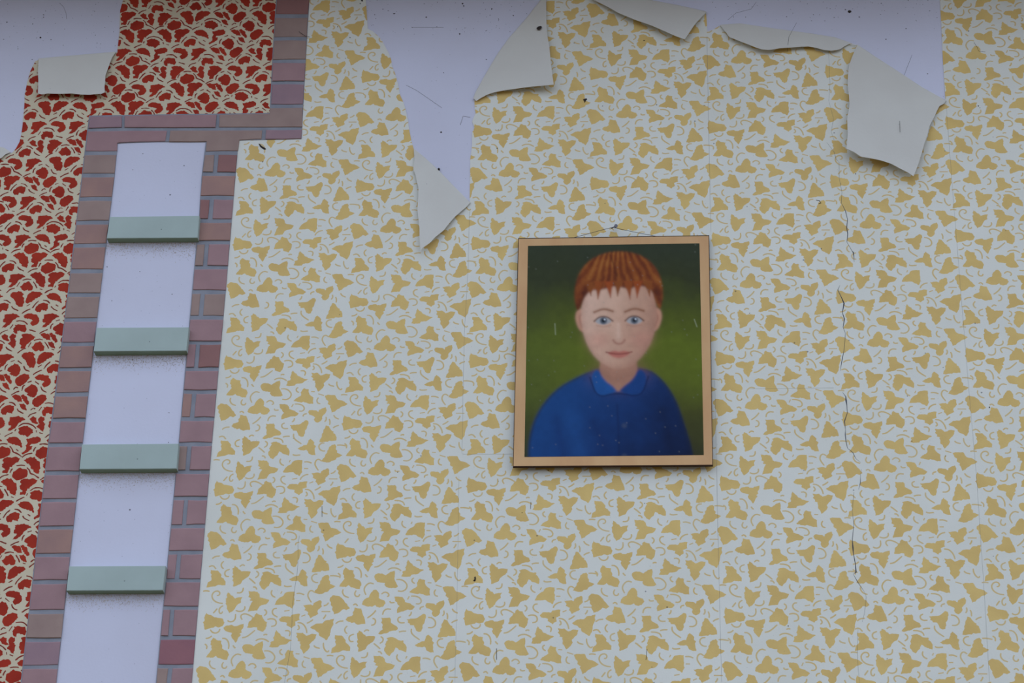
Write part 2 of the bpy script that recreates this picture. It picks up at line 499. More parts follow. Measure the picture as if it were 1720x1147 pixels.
CRACKS = [
 ([z7(25, 0), z7(60, 45), z7(70, 80), z7(84, 95), z7(85, 170), z7(98, 240), z7(95, 290), z7(115, 330), z7(125, 370), z7(121, 410), z7(126, 440),
   z7(122, 480), z7(145, 520), z7(153, 530), z7(155, 545), z7(157, 575)],
  [.5, .7, .8, .5, .6, .6, .7, 1.6, 1.2, 1.8, 1.8, .9, .9, 2.4, 1.8, .5]),
 ([z7(88, 688), z7(78, 710), z7(95, 745), z7(108, 775), z7(100, 820), z7(110, 850), z7(103, 890), z7(115, 920), z7(108, 1000), z7(98, 1050), z7(90, 1100)],
  [.6, 1.4, 1.6, 2.8, 1.2, 2.2, 1.0, .8, 1.0, 1.6, .5]),
 ([z8(100, 170), z8(116, 190), z8(118, 210), z8(122, 235), z8(124, 270), z8(110, 310), z8(115, 350), z8(114, 375), z8(118, 410), z8(125, 440), z8(150, 460), z8(165, 490), z8(190, 510)],
  [.4, 1.6, 3.2, 1.2, 1.2, 1.9, .8, 1.8, 1.6, .8, 1.5, .8, .4]),
 ([z8(192, 540), z8(187, 575), z8(187, 606), z8(178, 640)], [.4, .5, 1.4, .4]),
 ([z8(156, 650), z8(152, 690), z8(148, 740), z8(155, 810), z8(148, 880), z8(151, 920), z8(153, 945), z8(163, 1000), z8(166, 1038), z8(152, 1046), z8(174, 1085), z8(205, 1130)],
  [.5, .7, .6, .8, 1.2, 2.8, 1.4, 1.6, 2.8, .6, 1.4, .5]),
 ([(1451, 993), (1455, 1003), (1452, 1030), (1448, 1045)], [.4, .6, .5, .3]),
 ([(1441, 1056), (1440, 1090), (1441, 1120), (1444, 1150)], [.35, .5, .45, .35]),
 ([(1391.5, 86), (1394, 140), (1392, 170), (1400, 200), (1396, 222), (1401, 236)], [.3, .4, .35, .5, .4, .5]),
 ([(503, 900), (500.5, 915), (501, 940), (499, 965), (492, 1010), (490, 1055), (488, 1090), (481, 1130), (478, 1147)], .5),
]
SEAMS = [([(1187.5, 62), (1190, 200), (1194, 395 - 6)], .42), ([(1200.5, 640), (1206, 900), (1212, 1146)], .4),
         ([(1589.5, 182), (1600, 320), (1612, 470), (1626, 640), (1640, 800), (1652, 980), (1662, 1146)], .36),
         ([(789, 352), (786, 460), (780, 560), (776, 762)], .38), ([(771, 800), (768, 1000), (764, 1146)], .3),
         ([(777, 763.2), (861, 763)], .6), ([(1260, 653.5), (1330, 653), (1400, 652)], .45)]
cut_polys = [slit(a, b) for a, b in CRACKS]
seam_polys = [slit(a, b) for a, b in SEAMS]

prints = []
xmin, xmax = at(300, 1240)[0], at(1960, 0)[0]
zmin, zmax = at(860, 1240)[1], at(860, -50)[1]
# shapes are kept only where they can touch the paper (not far inside the torn openings)
def inside(pt, poly):
    x, y = pt
    r = False
    for i in range(len(poly)):
        x1, y1 = poly[i - 1]
        x2, y2 = poly[i]
        if (y1 > y) != (y2 > y) and x < (x2 - x1) * (y - y1) / (y2 - y1) + x1:
            r = not r
    return r


for ci, (x0, y0, kx, ky) in enumerate(COLS):
    for r in range(-4, 8):
        rr = r + (0.0 if ci % 2 else 0.5)
        cx, cz = x0 + kx * rr, y0 + ky * rr + CAMZ
        for poly, mi in tile:
            j1, j2 = random.gauss(0, .0004), random.gauss(0, .0004)
            q = [(a + cx + j1 + random.gauss(0, .00022), b + cz + j2 + random.gauss(0, .00022)) for a, b in poly] if mi == 1 else [(a + cx + j1, b + cz + j2) for a, b in poly]
            mx_, mz_ = sum(v[0] for v in q) / len(q), sum(v[1] for v in q) / len(q)
            if not (xmin < mx_ < xmax and zmin < mz_ < zmax):
                continue
            if not (inside((mx_, mz_), Y_REG) or any(inside(v, Y_REG) for v in q)):
                continue
            if mi == 2 and random.random() < 0.04:
                continue
            prints.append((q, mi))

yroot = empty('patterned_wallpaper', (0.2, 0.0, zmin))
tag(yroot, 'pale wallpaper with ochre leaf and curl print, torn open at its top edge', 'wallpaper')
ys = sheet('paper_sheet', Y_REG, cut_polys + seam_polys, prints, 0.0016, [M['yellow_base'], M['yellow_leaf'], M['yellow_curl']])
adopt(ys, yroot)
for poly in cut_polys:
    vs, tris, ids = cdt([poly])
    k = [t for t, i in zip(tris, ids) if 0 in i]
    o = mesh('crack', [(a, -0.0008, b) for a, b in vs], k, [M['crack']])  # dark strip: dirt plus the painted shade of the crack's depth
    adopt(o, yroot)
    o['label'] = 'thin dark crack running down through the paper'

# ------------------------------------------------------------------ red wallpaper
R0 = (-1.1227540362, 3.1643569653 + CAMZ)
RA = (0.08615405445, -0.0011719692)
RB = (-0.0007487734, -0.0490384441)


def ra(p):
    return at(200 + p[0] / 9.5556, p[1] / 9.5556)


def rb(p):
    return at(280 + p[0] / 9.5556, 80 + p[1] / 9.5556)


VAR = [
 (ra, (500,1080), [
  [(440,740),(450,690),(500,665),(530,640),(560,645),(600,655),(640,660),(655,700),(645,750),(600,770),(550,785),(510,800),(480,780),(455,765)],
  [(275,825),(300,800),(360,780),(390,790),(420,780),(430,800),(460,830),(495,850),(505,930),(490,950),(485,1000),(450,985),(420,970),(410,940),(385,935),(360,880),(340,860),(310,850)],
  [(570,800),(620,780),(680,790),(740,775),(800,800),(770,840),(720,870),(690,900),(660,905),(640,945),(625,990),(560,985),(570,955),(600,940),(560,910),(550,880),(575,850),(560,820)]],
  [[(235,785),(300,740),(385,725)],[(400,705),(420,660),(440,645)],[(490,608),(550,598),(620,605)],[(650,630),(690,670),(700,710),(760,725),(830,770)]]),
 (ra, (845,775), [
  [(785,440),(800,400),(780,380),(850,350),(900,345),(940,365),(985,390),(995,430),(950,460),(920,485),(880,460),(830,460)],
  [(610,530),(650,500),(700,495),(760,500),(800,530),(835,580),(840,630),(790,605),(740,590),(690,580),(640,560)],
  [(905,520),(960,510),(1010,495),(1080,490),(1110,520),(1100,550),(1050,570),(970,580),(950,605),(990,620),(980,650),(930,680),(860,720),(840,705),(870,690),(910,660),(900,610),(930,560)]],
  [[(580,490),(640,455),(700,435)],[(730,415),(745,385)],[(780,350),(840,312),(910,308),(980,325),(1040,375)],[(1045,400),(1050,430)],[(1090,430),(1140,445)],[(755,655),(795,680)]]),
 (ra, (1440,765), [
  [(1385,430),(1400,390),(1440,365),(1480,335),(1530,350),(1560,380),(1570,430),(1560,470),(1520,505),(1490,500),(1450,495),(1420,470),(1440,455)],
  [(1200,500),(1250,480),(1300,490),(1335,530),(1350,575),(1290,570),(1240,540)],
  [(1320,485),(1370,480),(1420,520),(1450,600),(1430,610),(1400,580),(1370,560),(1350,510)],
  [(1310,605),(1370,600),(1400,630),(1420,690),(1380,680),(1340,650)],
  [(1505,590),(1520,540),(1570,500),(1640,475),(1700,490),(1715,530),(1680,560),(1640,600),(1590,640),(1530,630)]],
  [[(1180,485),(1240,450),(1300,430)],[(1340,425),(1350,370),(1380,345)],[(1420,310),(1480,290)],[(1530,295),(1590,335)],[(1620,365),(1645,420),(1710,440)],[(1480,690),(1520,655),(1550,670)]]),
 (ra, (1110,1070), [
  [(1070,690),(1110,660),(1130,635),(1185,615),(1220,640),(1260,690),(1240,740),(1200,745),(1180,725),(1140,745),(1110,735),(1090,715)],
  [(925,795),(970,775),(1030,765),(1080,765),(1120,800),(1100,825),(1130,860),(1130,920),(1110,975),(1060,975),(1030,950),(1000,890),(970,855),(935,830)],
  [(1165,920),(1170,860),(1200,800),(1250,765),(1320,765),(1380,770),(1405,800),(1370,830),(1310,850),(1280,880),(1240,905),(1190,930)]],
  [[(860,780),(920,730),(985,710)],[(1020,690),(1060,625)],[(1100,600),(1170,578),(1235,590)],[(1265,620),(1300,660),(1325,710)],[(1370,720),(1410,730)],[(1175,970),(1230,940)]]),
 (rb, (635,570), [
  [(570,240),(580,190),(640,150),(700,135),(755,155),(750,200),(735,245),(690,240),(665,225),(630,265),(590,260)],
  [(390,330),(430,300),(490,290),(530,300),(590,310),(625,380),(620,410),(590,440),(540,460),(500,420),(540,390),(510,365),(450,360),(410,350)],
  [(690,375),(710,350),(700,310),(760,300),(830,285),(890,300),(930,335),(880,345),(830,380),(790,430),(740,470),(670,490),(710,450),(740,420),(700,410)]],
  [[(360,290),(420,250),(490,225)],[(520,210),(560,150),(615,105)],[(680,95),(740,100),(785,140)],[(805,180),(830,215),(905,245)]]),
 (rb, (1220,560), [
  [(1160,210),(1190,180),(1180,155),(1250,150),(1330,155),(1355,210),(1330,250),(1290,240),(1250,225),(1215,235),(1210,275),(1180,260)],
  [(985,310),(1030,280),(1075,300),(1070,340),(1105,375),(1050,370),(1010,345)],
  [(1110,320),(1150,280),(1190,290),(1195,330),(1170,350),(1210,380),(1195,430),(1185,485),(1140,450),(1090,410),(1140,385),(1120,350)],
  [(1280,350),(1310,330),(1290,290),(1350,280),(1420,280),(1500,325),(1450,360),(1400,400),(1360,440),(1350,475),(1290,480),(1300,440),(1270,420),(1275,380)]],
  [[(950,290),(990,250),(1075,225)],[(1110,205),(1150,145)],[(1195,100),(1260,90),(1320,100),(1370,145)],[(1400,215),(1450,230),(1500,245)]]),
]
RT = []
for fn, v0, blobs, strokes in VAR:
    b0 = fn(v0)
    bl = [rough(outset([(a - b0[0], b - b0[1]) for a, b in map(fn, p)], 0.0010), 0.0011, 0.0028) for p in blobs]
    st = [stroke([(a - b0[0], b - b0[1]) for a, b in map(fn, p)], 0.0028) for p in strokes]
    RT.append([(p, 2) for p in bl] + [(p, 1) for p in st])
R_REGION = [(210,-50),(207,0),(202,18),(201,54),(197,88),(193,89.5),(160,91.5),(120,95),(90,97.5),(65,101),
 (59,104),(51,121),(46,139),(42,158),(41,181),(38,212),(36,226),(33,239),(27,250),(21,257),(6,263),(-30,270),(-240,290),
 (-240,1240),(24,1240),(35,1147),(85.6,720),(114.7,487),(146.6,220),(150,195),(300,192.5),(450,190.6),(453.5,190),(458,90),(464.5,0),(468,-50)]
R_REG = [at(*p) for p in R_REGION]
rpr = []
for j in range(-4, 38):
    for i2 in range(-14, 10):
        i = i2 / 2
        if (i2 + j) % 2:
            continue
        v = (R0[0] + RA[0] * i + RB[0] * j, R0[1] + RA[1] * i + RB[1] * j)
        k = (i2 * 7 + j * 3 + (i2 * j) % 5) % len(RT)
        sx = -1 if random.random() < 0.0 else 1
        for poly, pm_ in RT[k]:
            q = [(a * sx + v[0] + random.gauss(0, .0003), b + v[1] + random.gauss(0, .0003)) for a, b in poly]
            if any(inside(t, R_REG) for t in q):
                rpr.append((q, pm_))
rroot = empty('patterned_wallpaper', (-1.2, 0.0, zmin))
tag(rroot, 'cream wallpaper with a dense brick-red scalloped blossom print, left of the brickwork', 'wallpaper')
rs = sheet('paper_sheet', R_REG, [], rpr, 0.0016, [M['red_base'], M['red_line'], M['red_print']])
adopt(rs, rroot)

# ------------------------------------------------------------------ peeled flaps


def flap(outline, fold, l0, k, front, root, label, curl=0.0, lmax=0.03):
    """outline, fold: photo pixels. The strip of paper has folded over `fold` and hangs in front of the wall."""
    fa = np.array(fold, float)

    def dist(p):
        best = 1e9
        for a, b in zip(fa[:-1], fa[1:]):
            ab = b - a
            t = max(0, min(1, np.dot(np.array(p) - a, ab) / np.dot(ab, ab)))
            best = min(best, np.linalg.norm(a + ab * t - p))
        return best
    xs, ysv = [p[0] for p in outline], [p[1] for p in outline]
    extra = []
    y = min(ysv) + 5
    while y < max(ysv):
        x = min(xs) + 5
        while x < max(xs):
            if inside((x, y), outline) and min(math.hypot(x - a, y - b) for a, b in outline) > 4:
                extra.append((x, y))
            x += 12
        y += 12
    dense = []
    for a, b in zip(outline, outline[1:] + outline[:1]):
        n = max(1, int(math.hypot(a[0] - b[0], a[1] - b[1]) / 10))
        for t in range(n):
            s = t / n
            dense.append((a[0] + (b[0] - a[0]) * s, a[1] + (b[1] - a[1]) * s))
    vs, tris, ids = cdt([dense], extra, 0.01)
    V = []
    for x, y in vs:
        d = dist((x, y))
        l = l0 + min(lmax, k * d) + curl * math.sin(d / 40.0 + x / 90.0) * min(1, d / 30)
        V.append(P(x, y, l))
    keep = []
    for t, i in zip(tris, ids):
        if 0 in i:
            a, b, c = [V[q] for q in t]
            if (b[0] - a[0]) * (c[2] - a[2]) - (b[2] - a[2]) * (c[0] - a[0]) < 0:
                t = t[::-1]
            keep.append(list(t))
    # back side 0.7 mm behind
    n = len(V)
    V2 = V + [(a, b + 0.0007, c) for a, b, c in V]
    faces = [t[:] for t in keep] + [[q + n for q in t[::-1]] for t in keep]
    mi = [0] * len(keep) + [1] * len(keep)
    ed = {(t[i - 1], t[i]) for t in keep for i in range(3)}
    for a, b in ed:
        if (b, a) not in ed:
            k0 = len(V2)
            V2 += [V2[b], V2[a], V2[a + n], V2[b + n]]
            faces.append([k0, k0 + 1, k0 + 2, k0 + 3])
            mi.append(0)
    # rounded lip joining the flap to the sheet behind it
    base = len(V2)
    cen = np.mean(np.array(outline), axis=0)
    fd = []
    for a, b in zip(fold[:-1], fold[1:]):
        m = max(1, int(math.hypot(a[0] - b[0], a[1] - b[1]) / 8))
        fd += [(a[0] + (b[0] - a[0]) * t / m, a[1] + (b[1] - a[1]) * t / m) for t in range(m)]
    fd.append(fold[-1])
    fd = np.array(fd)
    dd = np.gradient(fd, axis=0)
    nn = np.c_[-dd[:, 1], dd[:, 0]] / np.linalg.norm(dd, axis=1)[:, None]
    if np.dot(nn[len(nn) // 2], cen - fd[len(fd) // 2]) > 0:
        nn = -nn
    rows = 6
    rad = l0 / 2
    for r in range(rows):
        a = math.pi * r / (rows - 1)
        out = math.sin(a) * rad * 800 * 0.8
        l = 0.0012 + (l0 - 0.0012) * (1 + math.cos(a)) / 2
        for q, nv in zip(fd, nn):
            V2.append(P(q[0] + nv[0] * out, q[1] + nv[1] * out, l))
    m = len(fd)
    for r in range(rows - 1):
        for c in range(m - 1):
            faces.append([base + r * m + c, base + r * m + c + 1, base + (r + 1) * m + c + 1, base + (r + 1) * m + c])
            mi.append(0)
    o = mesh('peeled_flap', V2, faces, [M['paper_back'], front], None, mi, smooth=True)
    adopt(o, root)
    o['label'] = label
    return o


flap([(65, 100), (90, 97.5), (120, 95), (160, 91.5), (193.6, 88.5), (188, 97), (184.5, 106), (182, 113), (177, 127), (176.5, 138), (175.5, 146),
      (176, 155), (170, 157.5), (160, 158), (151, 159), (136, 158.6), (121, 157), (100, 157.5), (80, 157), (71, 158.5), (63.5, 157), (64.5, 135), (63.5, 121)],
     [(65, 100), (90, 97.5), (120, 95), (160, 91.5), (193.6, 88.5)], 0.006, 0.00016, M['red_base'], rroot,
     'cream back of a folded flap hanging over the red print', curl=0.0006)
flap([(-60, 232), (-20, 243), (6, 249), (17, 256), (9, 259), (3, 265), (-12, 268), (-60, 275)],
     [(-60, 232), (-20, 243), (6, 249), (17, 256)], 0.004, 0.0002, M['red_base'], rroot,
     'small curled flap at the left edge of the torn opening')
flap([(695, 251), (712, 265), (733, 284), (760, 312), (789, 341), (784, 347), (779, 351), (771, 358), (764, 364), (757, 372), (745, 387), (731, 398), (722, 408), (710, 416), (706.6, 422),
      (704.6, 400), (704.6, 383.5), (701, 352), (702.7, 326), (703, 315), (700, 305), (698, 294), (694, 284), (696, 268)],
     [(695, 251), (712, 265), (733, 284), (760, 312), (789, 341)], 0.0045, 0.00013, M['yellow_base'], yroot,
     'cream triangular flap folded down at the tip of the left tear')
flap([(910, 0), (885, 32), (856, 65), (838, 90), (825.4, 111), (811, 136), (800, 156), (796.5, 166), (800, 169.5), (807, 165), (818, 159), (830, 155), (848, 151.5), (887, 146), (910, 144), (930, 142),
      (927, 120), (925, 103.5), (923, 80), (919, 57.5), (917.5, 30), (917.5, 0), (916, -12)],
     [(916, -12), (910, 0), (885, 32), (856, 65), (838, 90), (825.4, 111), (811, 136), (800, 156), (796.5, 166)], 0.006, 0.00018, M['yellow_base'], yroot,
     'large cream flap folded to the right beside the left tear', curl=0.0006)
flap([(965, -30), (1020, -17), (1084, 0), (1137, 10), (1160, 15), (1186, 21), (1178, 29), (1168, 40), (1163, 47), (1159, 53), (1150, 66), (1136, 61),
      (1120, 54), (1092.6, 42), (1066, 33), (1039.5, 22), (1020, 11), (997.6, 0), (980, -12)],
     [(965, -30), (1020, -17), (1084, 0), (1137, 10), (1160, 15), (1186, 21)], 0.006, 0.0003, M['yellow_base'], yroot,
     'pointed cream flap hanging from the top edge, left of the right tear')
flap([(1210, 43), (1243, 40.6), (1296, 48.6), (1358, 57), (1402, 64), (1428, 73), (1438, 76), (1433, 76), (1427, 73.5), (1419.6, 77), (1412, 82), (1406, 84), (1396, 85), (1384, 84), (1370, 80),
      (1358, 78), (1345, 78.5), (1331, 79.5), (1310, 81), (1291, 84), (1280, 83), (1269, 79.5), (1258, 75), (1247, 71), (1235, 66), (1225, 62), (1220, 55)],
     [(1210, 43), (1243, 40.6), (1296, 48.6), (1358, 57), (1402, 64), (1428, 73)], 0.005, 0.0003, M['yellow_base'], yroot,
     'long narrow cream flap rolled down below the right tear')
flap([(1439.5, 76.5), (1470, 97), (1508, 121.5), (1548, 148), (1588, 170), (1585, 174.5), (1578, 178), (1574, 185.6), (1570, 195), (1561, 212), (1558, 226), (1552, 243), (1548, 258), (1543, 274), (1534.5, 296),
      (1524, 289), (1512, 283), (1497, 275), (1481, 269.6), (1464, 266), (1446, 263), (1434, 255), (1421.8, 249.7), (1424, 225), (1423, 199), (1427, 177), (1426, 160), (1424, 146), (1424, 130), (1426, 110.5), (1431, 96)],
     [(1439.5, 76.5), (1470, 97), (1508, 121.5), (1548, 148), (1588, 170)], 0.006, 0.00013, M['yellow_base'], yroot,
     'largest cream flap hanging down from the right tear', curl=0.0008, lmax=0.02)

# ------------------------------------------------------------------ brickwork


def interp(tab, y):
    if y <= tab[0][1]:
        a, b = tab[0], tab[1]
    elif y >= tab[-1][1]:
        a, b = tab[-2], tab[-1]
    else:
        for a, b in zip(tab[:-1], tab[1:]):
            if a[1] <= y <= b[1]:
                break
    return a[0] + (b[0] - a[0]) * (y - a[1]) / (b[1] - a[1])


LO = [(150, 195), (146.6, 220), (114.7, 487), (85.6, 720), (81, 747), (35, 1147)]
LI = [(198, 240), (193, 294), (169.4, 487), (139, 747), (95, 1147)]
RI = [(346, 237), (337, 313), (334.7, 362), (323, 487), (300, 747), (262, 1147)]
RO = [(401, 237), (380, 487), (357, 740), (322.7, 1147)]
broot = empty('brick_surround', (-1.05, 0.0, zmin))
tag(broot, 'pinkish-brown brick band with blue-grey mortar, framing four pale green ledges', 'brickwork')


def bed(poly, name='mortar_bed'):
    pw = [at(*p) for p in poly]
    vs, tris, ids = cdt([pw])
    k = []
    for t, i in zip(tris, ids):
        if 0 in i:
            a, b, c = [vs[q] for q in t]
            if (b[0] - a[0]) * (c[1] - a[1]) - (b[1] - a[1]) * (c[0] - a[0]) < 0:
                t = t[::-1]
            k.append(list(t))
    V = [(a, -0.0022, b) for a, b in vs]
    n = len(V)
    V += [(a, -0.0001, b) for a, b in vs]
    ed = {(t[i - 1], t[i]) for t in k for i in range(3)}
    k += [[b, a, a + n, b + n] for a, b in ed if (b, a) not in ed]
    o = mesh(name, V, k, [M['mortar']])
    adopt(o, broot)


ysamp = [1240, 1147, 1000, 900, 747, 620, 487, 360, 300, 260]
bed([(150, 195), (300, 192.5), (453, 190.5), (458, 90), (462.5, 20), (468, -50), (524, -50), (520, 0), (514, 100), (506.8, 234), (401, 237)] +
    [(interp(RO, y), y) for y in ysamp[::-1]] + [(interp(RI, y), y) for y in ysamp] + [(346, 238), (270, 238.5), (198, 240.5)] +
    [(interp(LI, y), y) for y in ysamp[::-1]] + [(interp(LO, y), y) for y in ysamp])


def brick(poly, key, bev=1.3, top=0.0042):
    """poly: corner pixels, clockwise from top left"""
    dense = []
    for a, b in zip(poly, poly[1:] + poly[:1]):
        dense.append((a[0] + random.uniform(-.4, .4), a[1] + random.uniform(-.5, .5)))
        if math.hypot(a[0] - b[0], a[1] - b[1]) > 30:
            dense.append(((a[0] + b[0]) / 2 + random.uniform(-.3, .3), (a[1] + b[1]) / 2 + random.uniform(-.7, .7)))
    n = len(dense)
    p = np.array(dense)
    c = p.mean(axis=0)
    # inset ring for the rounded arris
    d = np.roll(p, -1, axis=0) - np.roll(p, 1, axis=0)
    nn = np.c_[-d[:, 1], d[:, 0]] / np.linalg.norm(d, axis=1)[:, None]
    ins = p + nn * bev
    l = top + random.uniform(-.0006, .0008)
    V = [P(x, y, 0.0015) for x, y in p] + [P(x, y, l - 0.0012) for x, y in p] + [P(x, y, l) for x, y in ins]
    F = []
    for i in range(n):
        j = (i + 1) % n
        F.append([i, j, j + n, i + n])
        F.append([i + n, j + n, j + 2 * n, i + 2 * n])
    F.append([i + 2 * n for i in range(n)])
    o = mesh('brick', V, F, [BRICKS[key]])
    bm = bmesh.new()
    bm.from_mesh(o.data)
    bmesh.ops.recalc_face_normals(bm, faces=bm.faces)
    bm.to_mesh(o.data)
    bm.free()
    adopt(o, broot)
    return o


J = 3.3
LJ = [257, 294.5, 334, 373.7, 412, 455, 495, 537, 578, 620, 662, 705, 747, 794, 840, 886, 932, 977, 1027, 1074, 1120, 1168, 1215]
RJ = [257, 292, 332, 371, 407, 449, 490.5, 533.5, 575.5, 620, 658, 703.5, 746, 792.6, 837, 884, 928, 975, 1021, 1071, 1119, 1168, 1215]
LK = ['brown', 'russet', 'brown', 'russet', 'russet', 'brown', 'brown', 'rosy', 'russet', 'russet', 'russet', 'rosy', 'rosy', 'rosy', 'rosy', 'russet', 'rosy', 'rosy', 'brown', 'mauve', 'rosy', 'rosy']
for a, b, k in zip(LJ[:-1], LJ[1:], LK):
    y0, y1 = a + J, b - J
    brick([(interp(LO, y0) + .8, y0 + .5), (interp(LI, y0) - .8, y0), (interp(LI, y1) - .8, y1), (interp(LO, y1) + .8, y1 + .5)], k)
SPLIT = {0: 362.5, 2: 354.5, 4: 346, 6: 339, 8: 331, 10: 324.5, 12: 316.5, 14: 311, 16: 299, 18: 288, 20: 280}
SPLIT = {0: 362.5, 2: 354.5, 4: 346, 6: 339, 8: 331, 10: 324.5, 12: 316.5, 14: 311, 16: 299, 18: 288, 20: 284}
RK = [('brown', 'rust'), 'russet', ('rust', 'rosy'), 'russet', ('brown', 'rosy'), 'rosy', ('brown', 'brown'), 'rosy', ('rosy', 'rust'), 'rosy', ('russet', 'rosy'), 'rosy',
      ('brown', 'rosy'), 'rosy', ('rosy', 'rosy'), 'rosy', ('rosy', 'rosy'), 'rosy', ('rosy', 'rosy'), 'crimson', ('brown', 'rosy'), 'rosy']
for n, (a, b) in enumerate(zip(RJ[:-1], RJ[1:])):
    y0, y1 = a + J, b - J
    ps = [(interp(RI, y0) + .8, y0), (interp(RO, y0) - .8, y0), (interp(RO, y1) - .8, y1), (interp(RI, y1) + .8, y1)]
    if n in SPLIT:
        s = SPLIT[n]
        e = (y1 - y0) * 0.045
        brick([ps[0], (s - 3.6 + e, y0), (s - 3.6 - e, y1), ps[3]], RK[n][0])
        brick([(s + 3.6 + e, y0), ps[1], ps[2], (s + 3.6 - e, y1)], RK[n][1])
    else:
        brick(ps, RK[n])
# upper band
UL = [(468, -50), (462.5, 20), (458, 90), (453.5, 190)]
UR = [(524, -50), (520, 0), (514, 100), (506.8, 234)]
UJ = [-48, -14, 27, 65, 103, 139, 178]
for a, b, k in zip(UJ[:-1], UJ[1:], ['brown', 'rust', 'brown', 'brown', 'rosy', 'mauve']):
    y0, y1 = a + 3.0, b - 3.0
    brick([(interp(UL, y0) + 1, y0), (interp(UR, y0) - 1, y0), (interp(UR, y1) - 1, y1), (interp(UL, y1) + 1, y1)], k)
brick([(151, 196), (205, 194.8), (204.5, 214), (148.8, 215.5)], 'mauve')
brick([(209.5, 194.8), (364, 192.5), (362, 214), (209, 214.3)], 'rosy')
brick([(369, 192.5), (453, 191.3), (453.5, 181.5), (508.5, 181), (507.6, 213.5), (368, 214)], 'brown')
brick([(147.5, 221), (280.5, 219.5), (278, 237.5), (200, 239.5), (197.5, 240), (197, 253.5), (143.8, 254)], 'rosy')
brick([(286, 219.5), (440.5, 218.6), (439, 233.5), (402, 236), (400, 253.5), (345.5, 254.5), (347.5, 237.5), (284, 238)], 'brown')
brick([(447, 218.5), (507, 217.5), (506, 233), (445.5, 234)], 'mauve')

# ------------------------------------------------------------------ green ledges
LEDGE = [((184.9, 364), (334.9, 362.3), (332, 399.3), (179.3, 400.2), 'topmost of the four pale green ledges between the brick columns'),
         ((162.4, 550.3), (317.3, 549.4), (313.3, 589), (157.3, 590), 'second pale green ledge from the top between the brick columns'),
         ((137.7, 746.2), (299.9, 745), (296.6, 787), (133.4, 788), 'third pale green ledge from the top between the brick columns'),
         ((116.1, 951), (278.4, 950.2), (273.5, 991.2), (111.6, 992), 'lowest pale green ledge between the brick columns')]
for tl, trr, brr, bl, lab in LEDGE:
    Lf = 0.020
    fr = [P(*q, Lf) for q in (tl, trr, brr, bl)]
    bk = [(x, -0.0, z) for x, y, z in fr]
    bm = bmesh.new()
    vv = [bm.verts.new(v) for v in fr + bk]
    f0 = bm.faces.new(vv[:4])
    bm.faces.new(vv[4:][::-1])
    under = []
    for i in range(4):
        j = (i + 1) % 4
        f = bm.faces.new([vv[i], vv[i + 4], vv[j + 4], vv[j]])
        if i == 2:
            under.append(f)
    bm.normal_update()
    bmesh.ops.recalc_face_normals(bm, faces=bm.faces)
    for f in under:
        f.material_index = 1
    bmesh.ops.bevel(bm, geom=[e for e in bm.edges if all(abs(v.co.y + Lf) < 1e-5 for v in e.verts)], offset=0.0008, segments=2, affect='EDGES')
    me = bpy.data.meshes.new('ledge')
    bm.to_mesh(me)
    cx = sum(v[0] for v in fr) / 4
    cz = sum(v[2] for v in fr) / 4
    me.transform(Matrix.Translation((-cx, 0, -cz)))
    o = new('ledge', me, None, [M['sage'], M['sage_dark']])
    o.location = (cx, 0, cz)
    tag(o, lab, 'ledge', 'pale green ledges between the brick columns')

# ------------------------------------------------------------------ the picture
proot = empty('picture', (*P(1030, 783, 0.0)[:2], P(1030, 783, 0.0)[2]))
tag(proot, 'unframed painted portrait of a red-haired child in blue, hung on a wire from a nail', 'picture')
LT, LB = 0.0125, 0.0185


def pic(px, py, extra=0.0):
    f = (py - 398) / 386.0
    return P(px, py, LT + (LB - LT) * f + extra)


OC = [(870.4, 400), (1191.2, 395), (1197.6, 781.6), (861.4, 784)]
IC = [(886.9, 413), (1174.8, 408.6), (1182, 764), (881, 767.3)]
fr = [pic(*q) for q in OC]
bk = [(x, y + 0.006, z) for x, y, z in fr]
bm = bmesh.new()
vv = [bm.verts.new(v) for v in fr + bk]
bm.faces.new(vv[4:][::-1]).material_index = 1
for i in range(4):
    j = (i + 1) % 4
    bm.faces.new([vv[i], vv[i + 4], vv[j + 4], vv[j]]).material_index = 1
vi = [bm.verts.new(pic(*q)) for q in IC]
vo = []
cen = (1030, 590)
# narrow worn dark arris round the front
va = [bm.verts.new(pic(q[0] + (1.1 if q[0] < cen[0] else -1.1), q[1] + (1.3 if q[1] < cen[1] else -1.3), 0.0006)) for q in OC]
for i in range(4):
    j = (i + 1) % 4
    bm.faces.new([vv[j], vv[i], va[i], va[j]][::-1]).material_index = 1
    bm.faces.new([va[j], va[i], vi[i], vi[j]][::-1]).material_index = 0
bm.faces.new(vi).material_index = 0
bmesh.ops.recalc_face_normals(bm, faces=bm.faces)
me = bpy.data.meshes.new('hardboard_panel')
bm.to_mesh(me)
o = new('hardboard_panel', me, None, [M['tan'], M['brown_edge']])
adopt(o, proot)
o['label'] = 'thin tan board with a bare margin and dark edge'

# the painting: a fine paint skin, its colours brushed per vertex
NX, NY = 236, 290
uu, vv2 = np.meshgrid((np.arange(NX)) / (NX - 1), (np.arange(NY)) / (NY - 1))
X, Y = uu * 290, vv2 * 356           # roughly the size in photo pixels


def lin(c):
    return np.array(srgb(*c)[:3])


